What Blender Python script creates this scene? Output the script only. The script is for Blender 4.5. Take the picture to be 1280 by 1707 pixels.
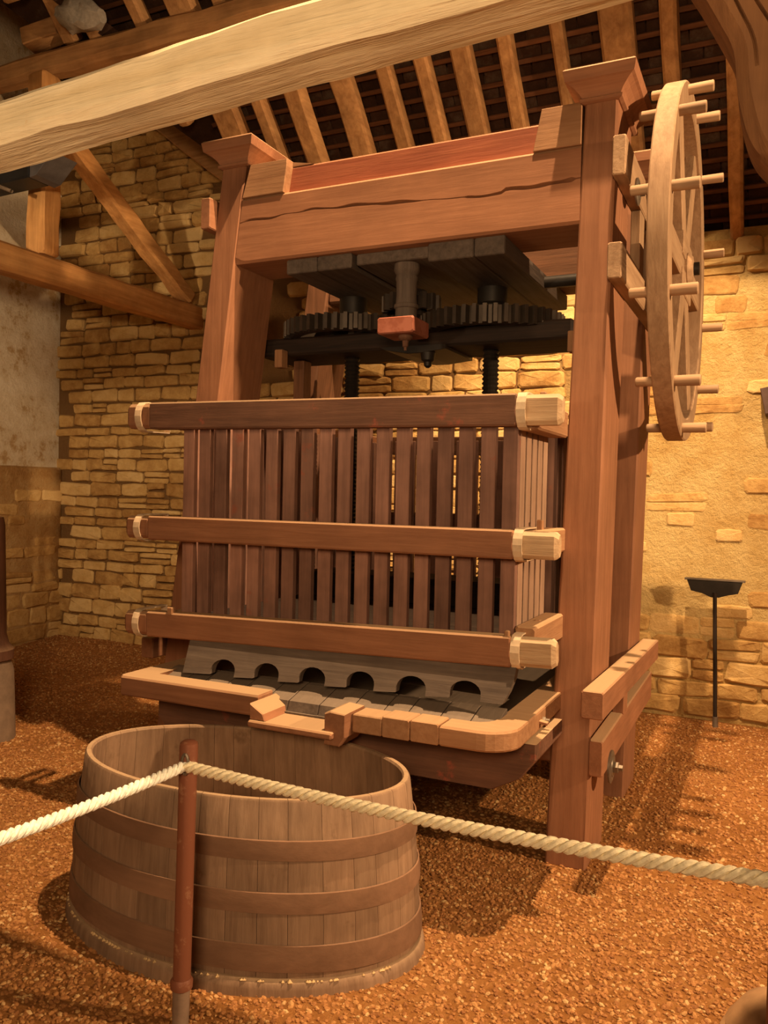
import bpy, bmesh, math, random
from mathutils import Vector, Matrix, Euler, noise
for o in list(bpy.data.objects): bpy.data.objects.remove(o)
S = bpy.context.scene
COL = S.collection
rnd = random.Random(7)
PI = math.pi

# ------------------------------------------------------------------ camera, light, exposure
cam_d = bpy.data.cameras.new('camera'); cam = bpy.data.objects.new('camera', cam_d); COL.objects.link(cam)
cam_d.sensor_fit = 'VERTICAL'; cam_d.sensor_height = 24.0
cam_d.lens = 1384.7 / 1707.0 * 24.0
cam_d.clip_start = 0.05
CAM = Vector((0, 0, 1.6))
yaw, pitch, roll = [math.radians(a) for a in (25.352, -1.264, 1.211)]
fw = Vector((-math.sin(yaw)*math.cos(pitch), math.cos(yaw)*math.cos(pitch), math.sin(pitch)))
rt = Vector((math.cos(yaw), math.sin(yaw), 0)); up = rt.cross(fw)
r2 = rt*math.cos(roll) + up*math.sin(roll); u2 = up*math.cos(roll) - rt*math.sin(roll)
cam.matrix_world = Matrix(((r2.x, u2.x, -fw.x, 0), (r2.y, u2.y, -fw.y, 0), (r2.z, u2.z, -fw.z, 1.6), (0, 0, 0, 1)))
S.camera = cam
def project(P):
    d = Vector(P) - CAM; z = d.dot(fw)
    if z <= .05: return None
    return 640 + 1384.7*d.dot(r2)/z, 853.5 - 1384.7*d.dot(u2)/z, z

S.view_settings.view_transform = 'Standard'; S.view_settings.look = 'None'
S.view_settings.gamma = 1.0; S.view_settings.use_curve_mapping = False
S.view_settings.exposure = 0.0
world = bpy.data.worlds.new('world'); S.world = world; world.use_nodes = True
world.node_tree.nodes['Background'].inputs[0].default_value = (1.0, .60, .32, 1)
world.node_tree.nodes['Background'].inputs[1].default_value = .03

def spot(name, loc, target, energy, color, cone, blend=.5, size=.05):
    d = bpy.data.lights.new(name, 'SPOT'); o = bpy.data.objects.new(name, d); COL.objects.link(o)
    o.location = loc; o.rotation_euler = (Vector(target)-Vector(loc)).to_track_quat('-Z', 'Y').to_euler()
    d.energy = energy; d.color = color; d.spot_size = math.radians(cone); d.spot_blend = blend; d.shadow_soft_size = size
    return o
WARM = (1.0, .66, .36)
spot('roof_spot', (-.42, 2.9, 6.9), (-.6, 4.6, 0), 2750, WARM, 64, .15, .04)
spot('right_wall_spot', (3.6, 3.2, 3.0), (-2.2, 4.0, 1.6), 1150, WARM, 75, .5, .06)
spot('visitor_side_spot', (.3, -1.4, 2.5), (-2.6, 3.4, 2.2), 500, WARM, 100, .8, .55)
spot('beam_spot', (-2.7, .2, 1.9), (-1.7, 2.3, 3.0), 95, (1.0, .72, .44), 80, .7, .08)
spot('wall_washer', (-1.5, 5.25, 4.3), (-1.6, 6.5, 1.6), 240, WARM, 105, .5, .08)

spot('left_corner_spot', (-3.9, 1.0, 2.9), (-6.3, 6.1, 2.3), 450, (1.0, .72, .44), 58, .8, .08)

# ------------------------------------------------------------------ materials
def nn(nt, typ, **kw):
    n = nt.nodes.new(typ)
    for k, v in kw.items():
        if k.startswith('i_'):
            key = k[2:]; n.inputs[int(key) if key.isdigit() else key].default_value = v
        else: setattr(n, k, v)
    return n
def ramp(nt, stops):
    n = nt.nodes.new('ShaderNodeValToRGB'); e = n.color_ramp.elements
    while len(e) < len(stops): e.new(.5)
    for el, (p, c) in zip(e, stops): el.position = p; el.color = (*c, 1)
    return n
def mixc(nt, fac, a, b, mode='MIX'):
    n = nt.nodes.new('ShaderNodeMix'); n.data_type = 'RGBA'; n.blend_type = mode
    for inp, v in ((n.inputs[0], fac), (n.inputs[6], a), (n.inputs[7], b)):
        if hasattr(v, 'is_output'): nt.links.new(v, inp)
        elif isinstance(v, (int, float)): inp.default_value = v
        else: inp.default_value = (*v, 1)
    return n.outputs[2]
def base_mat(name):
    m = bpy.data.materials.new(name); m.use_nodes = True
    nt = m.node_tree; b = nt.nodes['Principled BSDF']
    return m, nt, b
MATS = {}
def wood(key, dark, light, axis='x', grain=1.0, rough=.75, dust=None, dust_amt=.6, patch=None, patch_thr=.6, bump=.35, vary=.25, fine=38, bdist=.006):
    k = (key, axis)
    if k in MATS: return MATS[k]
    m, nt, b = base_mat(key + '_' + axis); L = nt.links.new
    tc = nn(nt, 'ShaderNodeTexCoord'); oi = nn(nt, 'ShaderNodeObjectInfo')
    off = nn(nt, 'ShaderNodeVectorMath', operation='MULTIPLY'); off.inputs[1].default_value = (17, 31, 23)
    L(oi.outputs['Random'], off.inputs[0])
    add = nn(nt, 'ShaderNodeVectorMath', operation='ADD'); L(tc.outputs['Object'], add.inputs[0]); L(off.outputs[0], add.inputs[1])
    mp = nn(nt, 'ShaderNodeMapping')
    f = fine*grain; sc = {'x': (f*.06, f, f), 'y': (f, f*.06, f), 'z': (f, f, f*.06)}[axis]
    mp.inputs['Scale'].default_value = sc; L(add.outputs[0], mp.inputs[0])
    n1 = nn(nt, 'ShaderNodeTexNoise', i_Scale=1.0, i_Detail=5.0, i_Roughness=.65, i_Distortion=.3); L(mp.outputs[0], n1.inputs['Vector'])
    r1 = ramp(nt, [(.3, dark), (.72, light)]); L(n1.outputs[0], r1.inputs[0])
    n2 = nn(nt, 'ShaderNodeTexNoise', i_Scale=3.2, i_Detail=4.0, i_Roughness=.6); L(add.outputs[0], n2.inputs['Vector'])
    col = r1.outputs[0]
    mr = nn(nt, 'ShaderNodeMapRange', i_1=.25, i_2=.75, i_3=1-vary, i_4=1+vary); L(n2.outputs[0], mr.inputs[0])
    mr2 = nn(nt, 'ShaderNodeMapRange', i_3=1-vary*.6, i_4=1+vary*.6); L(oi.outputs['Random'], mr2.inputs[0])
    mul = nn(nt, 'ShaderNodeMath', operation='MULTIPLY'); L(mr.outputs[0], mul.inputs[0]); L(mr2.outputs[0], mul.inputs[1])
    vm = nn(nt, 'ShaderNodeVectorMath', operation='SCALE'); L(col, vm.inputs[0]); L(mul.outputs[0], vm.inputs['Scale'])
    col = vm.outputs[0]
    if patch:
        n3 = nn(nt, 'ShaderNodeTexNoise', i_Scale=5.0, i_Detail=7.0, i_Roughness=.7); L(add.outputs[0], n3.inputs['Vector'])
        r3 = ramp(nt, [(patch_thr, (0, 0, 0)), (patch_thr+.1, (1, 1, 1))]); L(n3.outputs[0], r3.inputs[0])
        mm = nn(nt, 'ShaderNodeMath', operation='MULTIPLY', i_1=.75); L(r3.outputs[0], mm.inputs[0])
        col = mixc(nt, mm.outputs[0], col, patch)
    if dust:
        ge = nn(nt, 'ShaderNodeNewGeometry'); sx = nn(nt, 'ShaderNodeSeparateXYZ'); L(ge.outputs['Normal'], sx.inputs[0])
        md = nn(nt, 'ShaderNodeMapRange', i_1=.45, i_2=.95, i_3=0.0, i_4=dust_amt); L(sx.outputs[2], md.inputs[0])
        col = mixc(nt, md.outputs[0], col, dust)
    L(col, b.inputs['Base Color']); b.inputs['Roughness'].default_value = rough
    b.inputs['Specular IOR Level'].default_value = .25
    bp = nn(nt, 'ShaderNodeBump', i_Strength=bump, i_Distance=bdist); L(n1.outputs[0], bp.inputs['Height']); L(bp.outputs[0], b.inputs['Normal'])
    MATS[k] = m; return m
DUST = (.50, .34, .19)
def W_press(a): return wood('press_wood', (.235, .100, .049), (.325, .147, .075), a, dust=DUST, dust_amt=.75, vary=.16, bump=.2)
def W_red(a): return wood('worn_red_wood', (.12, .056, .034), (.21, .10, .058), a, dust=DUST, dust_amt=.85, patch=(.42, .09, .05), patch_thr=.6)
def W_slat(a): return wood('slat_wood', (.19, .098, .070), (.30, .155, .11), a, dust=DUST, dust_amt=.6, patch=(.33, .09, .05), patch_thr=.62, vary=.4)
def W_dusty(a): return wood('dusty_wood', (.42, .26, .14), (.60, .42, .25), a, dust=(.6, .45, .28), vary=.2, bump=.6)
def W_tan(a): return wood('tan_wood', (.29, .14, .066), (.40, .215, .108), a, dust=DUST, dust_amt=.5, vary=.2)
def W_wheel(a): return wood('wheel_wood', (.28, .165, .09), (.42, .27, .155), a, vary=.15)
def W_grey(a): return wood('grey_wood', (.07, .051, .040), (.13, .098, .076), a, dust=(.28, .21, .15), dust_amt=.5, vary=.25)
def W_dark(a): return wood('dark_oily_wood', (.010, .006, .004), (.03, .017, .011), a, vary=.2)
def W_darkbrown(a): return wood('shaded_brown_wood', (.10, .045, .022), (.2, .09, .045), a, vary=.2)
def W_roof(a): return wood('roof_timber', (.32, .155, .06), (.54, .30, .125), a, grain=.6, vary=.3, bump=.7)
def W_orange(a): return wood('orange_timber', (.40, .18, .055), (.64, .34, .12), a, grain=.6, vary=.3, bump=.7)
def W_lath(a): return wood('lath_wood', (.08, .032, .014), (.17, .07, .03), a, grain=.8, vary=.35)
def W_pale(a): return wood('limewashed_timber', (.66, .50, .28), (.86, .72, .48), a, grain=.35, vary=.16, bump=1.0, bdist=.02, patch=(.70, .42, .17), patch_thr=.63)
def W_stave(a): return wood('stave_wood', (.19, .112, .066), (.29, .182, .112), a, vary=.25, dust=DUST, dust_amt=.5, patch=(.13, .075, .04), patch_thr=.60)
def W_hoop(a): return wood('rusty_hoop', (.17, .09, .05), (.24, .13, .075), a, grain=.5, vary=.2, bump=.2)

def plain(name, c, rough=.6, metal=0.0, noise_amt=.3, scale=12.0, bump=.2, c2=None, thr=.55):
    if name in MATS: return MATS[name]
    m, nt, b = base_mat(name); L = nt.links.new
    tc = nn(nt, 'ShaderNodeTexCoord')
    n1 = nn(nt, 'ShaderNodeTexNoise', i_Scale=scale, i_Detail=6.0, i_Roughness=.65); L(tc.outputs['Object'], n1.inputs['Vector'])
    if c2:
        r = ramp(nt, [(thr-.06, c), (thr+.06, c2)])
    else:
        r = ramp(nt, [(.25, tuple(x*(1-noise_amt) for x in c)), (.75, tuple(min(1, x*(1+noise_amt)) for x in c))])
    L(n1.outputs[0], r.inputs[0]); L(r.outputs[0], b.inputs['Base Color'])
    b.inputs['Roughness'].default_value = rough; b.inputs['Metallic'].default_value = metal
    b.inputs['Specular IOR Level'].default_value = .3
    bp = nn(nt, 'ShaderNodeBump', i_Strength=bump, i_Distance=.004); L(n1.outputs[0], bp.inputs['Height']); L(bp.outputs[0], b.inputs['Normal'])
    MATS[name] = m; return m
M_iron = plain('dark_iron', (.022, .017, .013), .5, .3)
M_tooth = plain('worn_iron_teeth', (.06, .045, .034), .45, .4)
M_metal = plain('worn_bolt_metal', (.20, .16, .12), .45, .6)
M_black = plain('black_casing', (.012, .012, .013), .45)
M_grey = plain('grey_casing', (.10, .09, .09), .5)
M_redblock = plain('red_painted_block', (.30, .09, .05), .7, c2=(.38, .13, .08), thr=.5)
M_stake = plain('rusty_red_stake', (.20, .07, .036), .55, .1, c2=(.32, .16, .09), thr=.62, scale=22)
M_stakefoot = plain('worn_stake_foot', (.23, .15, .1), .7)
M_ropew = plain('white_rope', (.84, .77, .66), .9, bump=.5, scale=60)
M_ropet = plain('tan_rope', (.82, .68, .46), .9, bump=.5, scale=60)
M_strap = plain('dusty_strap', (.62, .46, .30), .7)
M_dirt = plain('earth', (.10, .05, .02), .95)
M_stoneguard = plain('tan_guard_stone', (.32, .18, .085), .9, bump=.4)
M_rag = plain('grey_rag', (.34, .30, .25), .95, bump=.8, scale=30)
M_greystone = plain('grey_weathered_wood', (.22, .15, .10), .85)

def rubble(name, stops, bump=.6, scale=9.0, isl=False):
    if name in MATS: return MATS[name]
    m, nt, b = base_mat(name); L = nt.links.new
    tc = nn(nt, 'ShaderNodeTexCoord'); ge = nn(nt, 'ShaderNodeNewGeometry'); oi = nn(nt, 'ShaderNodeObjectInfo')
    rn = nn(nt, 'ShaderNodeMath', operation='ADD'); L(ge.outputs['Random Per Island'], rn.inputs[0]); L(oi.outputs['Random'], rn.inputs[1])
    fr = nn(nt, 'ShaderNodeMath', operation='FRACT'); L(rn.outputs[0], fr.inputs[0])
    n1 = nn(nt, 'ShaderNodeTexNoise', i_Scale=scale, i_Detail=8.0, i_Roughness=.7); L(ge.outputs['Position'], n1.inputs['Vector'])
    n2 = nn(nt, 'ShaderNodeTexNoise', i_Scale=1.3, i_Detail=4.0, i_Roughness=.6); L(ge.outputs['Position'], n2.inputs['Vector'])
    a = nn(nt, 'ShaderNodeMath', operation='MULTIPLY_ADD', i_1=.42, i_2=-.21); L(fr.outputs[0], a.inputs[0])
    s = nn(nt, 'ShaderNodeMath', operation='ADD'); L(a.outputs[0], s.inputs[0]); L(n1.outputs[0], s.inputs[1])
    s2 = nn(nt, 'ShaderNodeMath', operation='MULTIPLY_ADD', i_1=.8, i_2=-.4); L(n2.outputs[0], s2.inputs[0])
    s3 = nn(nt, 'ShaderNodeMath', operation='ADD'); L(s.outputs[0], s3.inputs[0]); L(s2.outputs[0], s3.inputs[1])
    r = ramp(nt, stops); L(s3.outputs[0], r.inputs[0]); L(r.outputs[0], b.inputs['Base Color'])
    b.inputs['Roughness'].default_value = .95; b.inputs['Specular IOR Level'].default_value = .1
    nb = nn(nt, 'ShaderNodeTexNoise', i_Scale=26.0, i_Detail=8.0, i_Roughness=.72); L(ge.outputs['Position'], nb.inputs['Vector'])
    bp = nn(nt, 'ShaderNodeBump', i_Strength=bump, i_Distance=.03); L(nb.outputs[0], bp.inputs['Height']); L(bp.outputs[0], b.inputs['Normal'])
    MATS[name] = m; return m
M_stone = rubble('wall_stone', [(.2, (.36, .19, .06)), (.5, (.58, .36, .13)), (.8, (.72, .50, .22))], .5)
def _mort():
    m = rubble('wall_mortar', [(.25, (.40, .22, .07)), (.55, (.58, .37, .13)), (.8, (.70, .50, .21))], 1.0, 6.0)
    nt = m.node_tree; b = nt.nodes['Principled BSDF']; src = b.inputs['Base Color'].links[0].from_socket
    ge = nn(nt, 'ShaderNodeNewGeometry'); sx = nn(nt, 'ShaderNodeSeparateXYZ'); nt.links.new(ge.outputs['Position'], sx.inputs[0])
    mr = nn(nt, 'ShaderNodeMapRange', i_1=-1.75, i_2=-1.15); nt.links.new(sx.outputs[0], mr.inputs[0])
    nt.links.new(mixc(nt, mr.outputs[0], (.22, .12, .047), src), b.inputs['Base Color'])   # earth joints left, lime mortar right
    return m
M_mortar = _mort()
M_plaster = rubble('lime_plaster', [(.22, (.36, .21, .09)), (.46, (.52, .35, .17)), (.56, (.70, .58, .39)), (.8, (.82, .72, .54))], .5)
M_base = rubble('ochre_wall_base', [(.25, (.30, .15, .05)), (.55, (.44, .25, .09)), (.8, (.54, .35, .15))], .8)
M_ground = rubble('gravel_ground', [(.2, (.22, .085, .022)), (.5, (.38, .16, .045)), (.8, (.47, .23, .08))], 1.0, 30.0)
M_tile = rubble('roof_tile_clay', [(.2, (.03, .015, .009)), (.6, (.06, .03, .018)), (.9, (.12, .085, .06))], .4)
M_pebble, _nt, _b = base_mat('pebble')
_oi = nn(_nt, 'ShaderNodeObjectInfo'); _r = ramp(_nt, [(0, (.22, .082, .019)), (.5, (.33, .136, .035)), (.85, (.39, .185, .055)), (1, (.52, .33, .14))])
_nt.links.new(_oi.outputs['Random'], _r.inputs[0]); _nt.links.new(_r.outputs[0], _b.inputs['Base Color']); _b.inputs['Roughness'].default_value = .85

# ------------------------------------------------------------------ mesh builder
class MB:
    def __init__(s): s.v = []; s.f = []
    def add(s, vs, fs):
        n = len(s.v); s.v += [Vector(v) for v in vs]; s.f += [tuple(i+n for i in f) for f in fs]; return s
    def rings(s, rings, closed=False, caps=True):
        m = len(rings[0]); vs = [p for r in rings for p in r]; fs = []
        R = len(rings)
        for i in range(R if closed else R-1):
            a = i*m; b = ((i+1) % R)*m
            for j in range(m):
                k = (j+1) % m
                fs.append((a+j, a+k, b+k, b+j))
        if caps and not closed:
            fs.append(tuple(reversed(range(m)))); fs.append(tuple(range((R-1)*m, R*m)))
        return s.add(vs, fs)
    def bar(s, p0, p1, w, h, ch=.006, seg=1, jit=0.0, upv=None, w1=None, h1=None, seed=0):
        """chamfered beam from p0 to p1; w across, h along the up vector"""
        p0 = Vector(p0); p1 = Vector(p1); d = p1-p0; ln = d.length; d.normalize()
        u = Vector(upv) if upv else (Vector((0, 0, 1)) if abs(d.z) < .9 else Vector((0, 1, 0)))
        sd = d.cross(u).normalized(); u = sd.cross(d).normalized()
        w1 = w if w1 is None else w1; h1 = h if h1 is None else h1
        def ring(t, sh):
            ww = (w+(w1-w)*t)/2 - sh; hh = (h+(h1-h)*t)/2 - sh; c = ch if jit == 0 else min(ch, ww*.8)
            pts = []
            for x, y in ((ww, -hh+c), (ww, hh-c), (ww-c, hh), (-ww+c, hh), (-ww, hh-c), (-ww, -hh+c), (-ww+c, -hh), (ww-c, -hh)):
                p = p0 + d*(ln*t) + sd*x + u*y
                if jit:
                    q = Vector((t*ln*2.2+seed*7.3, x*4+seed, y*4)); nv = noise.noise_vector(q) + .5*noise.noise_vector(q*3.1)
                    p = p + sd*nv.x*jit + u*nv.y*jit
                pts.append(p)
            return pts
        e = min(ch, ln*.2)/ln
        ts = [0, e] + [e+(1-2*e)*i/seg for i in range(1, seg)] + [1-e, 1]
        R = [ring(t, ch*.7 if t in (0, 1) else 0) for t in ts]
        return s.rings(R)
    def box(s, x0, x1, y0, y1, z0, z1, ch=.005):
        lx, ly, lz = x1-x0, y1-y0, z1-z0; cx, cy, cz = (x0+x1)/2, (y0+y1)/2, (z0+z1)/2
        ch = min(ch, .3*min(lx, ly, lz))
        if lx >= ly and lx >= lz: return s.bar((x0, cy, cz), (x1, cy, cz), ly, lz, ch)
        if ly >= lz: return s.bar((cx, y0, cz), (cx, y1, cz), lx, lz, ch)
        return s.bar((cx, cy, z0), (cx, cy, z1), lx, ly, ch, upv=(0, 1, 0))
    def quadpost(s, bot, top, seg=1, jit=0, seed=0, ch=.008):
        """post with rectangles bot/top = (x0,x1,y0,y1,z)"""
        R = []
        e = .006
        for i in range(seg+3):
            t = (0, e)[i] if i < 2 else (1-e, 1)[i-seg-1] if i > seg else e+(1-2*e)*(i-1)/seg
            x0, x1, y0, y1, z = [a+(b-a)*t for a, b in zip(bot, top)]
            sh = ch*.7 if i in (0, seg+2) else 0
            x0 += sh; x1 -= sh; y0 += sh; y1 -= sh; c = ch
            R.append([Vector((x, y, z)) for x, y in ((x1, y0+c), (x1, y1-c), (x1-c, y1), (x0+c, y1), (x0, y1-c), (x0, y0+c), (x0+c, y0), (x1-c, y0))])
        return s.rings(R)
    def cyl(s, p0, p1, r0, r1=None, n=16, ch=0.0):
        p0 = Vector(p0); p1 = Vector(p1); d = (p1-p0); ln = d.length; d.normalize(); r1 = r0 if r1 is None else r1
        prof = [(0, r0), (ln, r1)] if not ch else [(0, r0-ch), (ch, r0), (ln-ch, r1), (ln, r1-ch)]
        return s.lathe(prof, p0, d, n)
    def lathe(s, prof, o, d=(0, 0, 1), n=24):
        o = Vector(o); d = Vector(d).normalized(); a = d.orthogonal().normalized(); b = d.cross(a)
        R = [[o + d*h + (a*math.cos(2*PI*i/n) + b*math.sin(2*PI*i/n))*r for i in range(n)] for h, r in prof]
        return s.rings(R)
    def prism(s, poly, y0, y1, ax='y', ch=0):
        """polygon in (x,z) extruded along y (ax 'y'), in (y,z) along x (ax 'x'), in (x,y) along z (ax 'z')"""
        f = {'y': lambda a, b, t: (a, t, b), 'x': lambda a, b, t: (t, a, b), 'z': lambda a, b, t: (a, b, t)}[ax]
        if ch:
            cx = sum(p[0] for p in poly)/len(poly); cy = sum(p[1] for p in poly)/len(poly)
            def ins(p):
                v = Vector((p[0]-cx, p[1]-cy)); l = v.length; v = v*((l-ch)/l); return (cx+v.x, cy+v.y)
            R = [[f(*ins(p), y0) for p in poly], [f(*p, y0+ch) for p in poly], [f(*p, y1-ch) for p in poly], [f(*ins(p), y1) for p in poly]]
        else: R = [[f(*p, y0) for p in poly], [f(*p, y1) for p in poly]]
        return s.rings([[Vector(p) for p in r] for r in R])
    def tube(s, path, r, n=8, closed=False):
        path = [Vector(p) for p in path]; R = []; N = len(path); prev = None
        for i, p in enumerate(path):
            a = path[i-1] if (i > 0 or closed) else p; b = path[(i+1) % N] if (i < N-1 or closed) else p
            d = (b-a).normalized()
            u = d.orthogonal().normalized() if prev is None else (prev - d*prev.dot(d)).normalized()
            prev = u; w = d.cross(u)
            R.append([p + (u*math.cos(2*PI*j/n)+w*math.sin(2*PI*j/n))*r for j in range(n)])
        return s.rings(R, closed=closed)
    def strip(s, path, width_vec, thick, closed=True):
        """flat strap following a closed path, width along width_vec"""
        path = [Vector(p) for p in path]; N = len(path); wv = Vector(width_vec)/2; c = sum(path, Vector())/N; R = []
        for i, p in enumerate(path):
            t = (path[(i+1) % N]-path[i-1]).normalized(); nrm = t.cross(wv.normalized()).normalized()
            if nrm.dot(p-c) < 0: nrm = -nrm
            R.append([p-wv, p+wv, p+wv+nrm*thick, p-wv+nrm*thick])
        return s.rings(R, closed=closed)

ROOT = {}
def origin(o):
    while o is not None:
        if o.name in ROOT: return ROOT[o.name]
        o = o.parent
    return Vector((0, 0, 0))
def mk(name, mb, mat, parent=None, smooth=False, loc=None):
    org = Vector(loc) if loc is not None else (origin(parent) if parent else Vector((0, 0, 0)))
    me = bpy.data.meshes.new(name); me.from_pydata([v-org for v in mb.v], [], mb.f)
    bm = bmesh.new(); bm.from_mesh(me); bmesh.ops.recalc_face_normals(bm, faces=bm.faces); bm.to_mesh(me); bm.free()
    me.materials.append(mat)
    if smooth:
        me.polygons.foreach_set('use_smooth', [True]*len(me.polygons))
        me.set_sharp_from_angle(angle=math.radians(38))
    o = bpy.data.objects.new(name, me); COL.objects.link(o)
    if parent: 
        o.parent = parent; o.location = org - origin(parent)
    else: o.location = org; ROOT[o.name] = org
    return o
def tag(o, label, cat, group=None):
    o['label'] = label; o['category'] = cat
    if group: o['group'] = group
    return o
def thing(name, label, cat, loc, group=None):
    o = bpy.data.objects.new(name, None); COL.objects.link(o); o.location = loc; o.empty_display_size = .1
    ROOT[o.name] = Vector(loc); return tag(o, label, cat, group)
def copy_of(src, name, parent, loc, rot=(0, 0, 0), scale=(1, 1, 1)):
    o = bpy.data.objects.new(name, src if isinstance(src, bpy.types.Mesh) else src.data); COL.objects.link(o)
    o.parent = parent; o.location = Vector(loc)-origin(parent); o.rotation_euler = rot; o.scale = scale
    return o
def mesh_of(name, mb, mat, smooth=False):
    o = mk(name, mb, mat, None, smooth); me = o.data; bpy.data.objects.remove(o); return me

# ------------------------------------------------------------------ setting: floor, walls, roof
def grid(mb, xs, ys, fz):
    vs = [(x, y, fz(x, y)) for y in ys for x in xs]; n = len(xs)
    fs = [(j*n+i, j*n+i+1, (j+1)*n+i+1, (j+1)*n+i) for j in range(len(ys)-1) for i in range(n-1)]
    return mb.add(vs, fs)
def fl(a, b, n): return [a+(b-a)*i/n for i in range(n+1)]
def floor_z(x, y):
    z = .012*noise.noise(Vector((x*1.3, y*1.3, 0))) - .012
    if y > 5.9: z += .05*max(0, (y-5.9)/.6)*max(0, min(1, (-x-3.5)/2))
    return z
fm = MB(); grid(fm, fl(-7.4, 3.0, 104), fl(-3.5, 6.9, 104), floor_z)
floor = mk('floor', fm, M_ground, smooth=True); floor['kind'] = 'structure'

def gravel(name, x0, x1, y0, y1, dens, rad, seed, parent):
    mb = MB(); grid(mb, fl(x0, x1, int((x1-x0)*6)), fl(y0, y1, int((y1-y0)*6)), lambda x, y: floor_z(x, y)+.001)
    o = mk(name, mb, M_ground, parent); o['kind'] = 'stuff'
    ng = bpy.data.node_groups.new(name, 'GeometryNodeTree')
    ng.interface.new_socket('Geometry', in_out='INPUT', socket_type='NodeSocketGeometry')
    ng.interface.new_socket('Geometry', in_out='OUTPUT', socket_type='NodeSocketGeometry')
    gi = ng.nodes.new('NodeGroupInput'); go = ng.nodes.new('NodeGroupOutput'); L = ng.links.new
    dp = ng.nodes.new('GeometryNodeDistributePointsOnFaces'); dp.inputs['Density'].default_value = dens; dp.inputs['Seed'].default_value = seed
    ico = ng.nodes.new('GeometryNodeMeshIcoSphere'); ico.inputs['Radius'].default_value = rad; ico.inputs['Subdivisions'].default_value = 1
    tr = ng.nodes.new('GeometryNodeTransform'); tr.inputs['Scale'].default_value = (1.15, .85, .6)
    ip = ng.nodes.new('GeometryNodeInstanceOnPoints')
    rv = ng.nodes.new('FunctionNodeRandomValue'); rv.data_type = 'FLOAT_VECTOR'; rv.inputs[0].default_value = (-.6, -.6, 0); rv.inputs[1].default_value = (.6, .6, 6.28)
    rs = ng.nodes.new('FunctionNodeRandomValue'); rs.data_type = 'FLOAT'; rs.inputs[2].default_value = .45; rs.inputs[3].default_value = 1.35
    sm = ng.nodes.new('GeometryNodeSetMaterial'); sm.inputs['Material'].default_value = M_pebble
    L(gi.outputs[0], dp.inputs['Mesh']); L(dp.outputs['Points'], ip.inputs['Points']); L(ico.outputs[0], tr.inputs[0]); L(tr.outputs[0], sm.inputs[0]); L(sm.outputs[0], ip.inputs['Instance'])
    L(rv.outputs[0], ip.inputs['Rotation']); L(rs.outputs[1], ip.inputs['Scale']); L(ip.outputs[0], go.inputs[0])
    mod = o.modifiers.new('gravel', 'NODES'); mod.node_group = ng
    return o
gravel('gravel', -4.6, .9, 1.2, 3.6, 4600, .0085, 1, floor)
gravel('gravel', -7.0, .9, 3.6, 6.45, 2100, .0095, 2, floor)

def stone_meshes(mat, n, seed):
    r = random.Random(seed); out = []
    for k in range(n):
        pts = []
        for (x, z) in ((-.5, -.34), (-.43, -.5), (0, -.5), (.43, -.5), (.5, -.34), (.5, .34), (.43, .5), (0, .5), (-.43, .5), (-.5, .34)):
            pts.append((x*(1+r.uniform(-.08, .04)), z*(1+r.uniform(-.15, .08))))
        R = []
        for y, s_ in ((.5, 1.0), (-.55, .985), (-1.0, .88)):
            R.append([Vector((x*s_, y+(r.uniform(-.3, .25) if y < -.9 else 0), z*s_*(1 if s_ > .9 else .93))) for x, z in pts])
        mb = MB(); mb.rings(R, caps=False)
        n0 = len(mb.v); mb.v.append(Vector((r.uniform(-.1, .1), -1.15, r.uniform(-.1, .1))))
        mb.f += [(20+i, 20+(i+1) % 10, n0) for i in range(10)]
        out.append(mesh_of('stone', mb, mat))
    return out
STONES = stone_meshes(M_stone, 22, 3)

def in_view(P, hide):
    p = project(P)
    if p is None or not (0 < p[0] < 1280 and 0 < p[1] < 1707): return 0
    for x0, y0, x1, y1 in hide:
        if x0 < p[0] < x1 and y0 < p[1] < y1: return 0
    return 1
HIDE = [(330, 230, 970, 440), (340, 440, 480, 1300), (480, 440, 950, 590), (300, 662, 960, 1300), (950, 100, 1065, 1300)]
def lay_stones(wall, origin_, ux, rows, keep, depth, hmin, hmax, wmin, wmax, u0, u1, zmax, seed, limit, rotz, gap=.006):
    r = random.Random(seed); items = []
    z = .01
    while z < zmax:
        h = r.uniform(hmin, hmax)*(1.25 if z < .5 else 1); u = u0 + r.uniform(-.2, 0)
        while u < u1:
            w = r.uniform(wmin, wmax)*(1.2 if r.random() < .15 else 1)
            c = Vector(origin_) + Vector(ux)*(u+w/2) + Vector((0, 0, z+h/2))
            if keep(c, r):
                parts = [(c, w, h)]
                if r.random() < .14 and h > .09: parts = [(c+Vector((0, 0, h*.25)), w, h*.5), (c-Vector((0, 0, h*.25)), w, h*.5)]
                for cc, ww, hh in parts:
                    d = depth(cc, r)
                    items.append((cc + Vector((0, 0, r.uniform(-.006, .006))), (ww-gap, d, hh-gap*r.uniform(.7, 1.3)), r.uniform(-.05, .05), r.choice(STONES)))
            u += w
        z += h
    def area(it):
        p = project(it[0])
        return 0 if p is None else in_view(it[0], HIDE)*it[1][0]*it[1][2]/p[2]**2
    items.sort(key=area, reverse=True)
    vis = [it for it in items[:limit] if area(it) > 0]; rest = items[len(vis):]
    for c, s_, tilt, me in vis:
        copy_of(me, 'stone', wall, c, (0, tilt, rotz), s_)
    mb = MB()
    for c, s_, tilt, me in rest:
        m = Matrix.LocRotScale(c, Euler((0, tilt, rotz)), Vector(s_))
        mb.add([m @ v.co for v in me.vertices], [tuple(p.vertices) for p in me.polygons])
    if rest:
        o = mk('rubble_stone', mb, M_stone, wall); o['kind'] = 'stuff'

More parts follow.
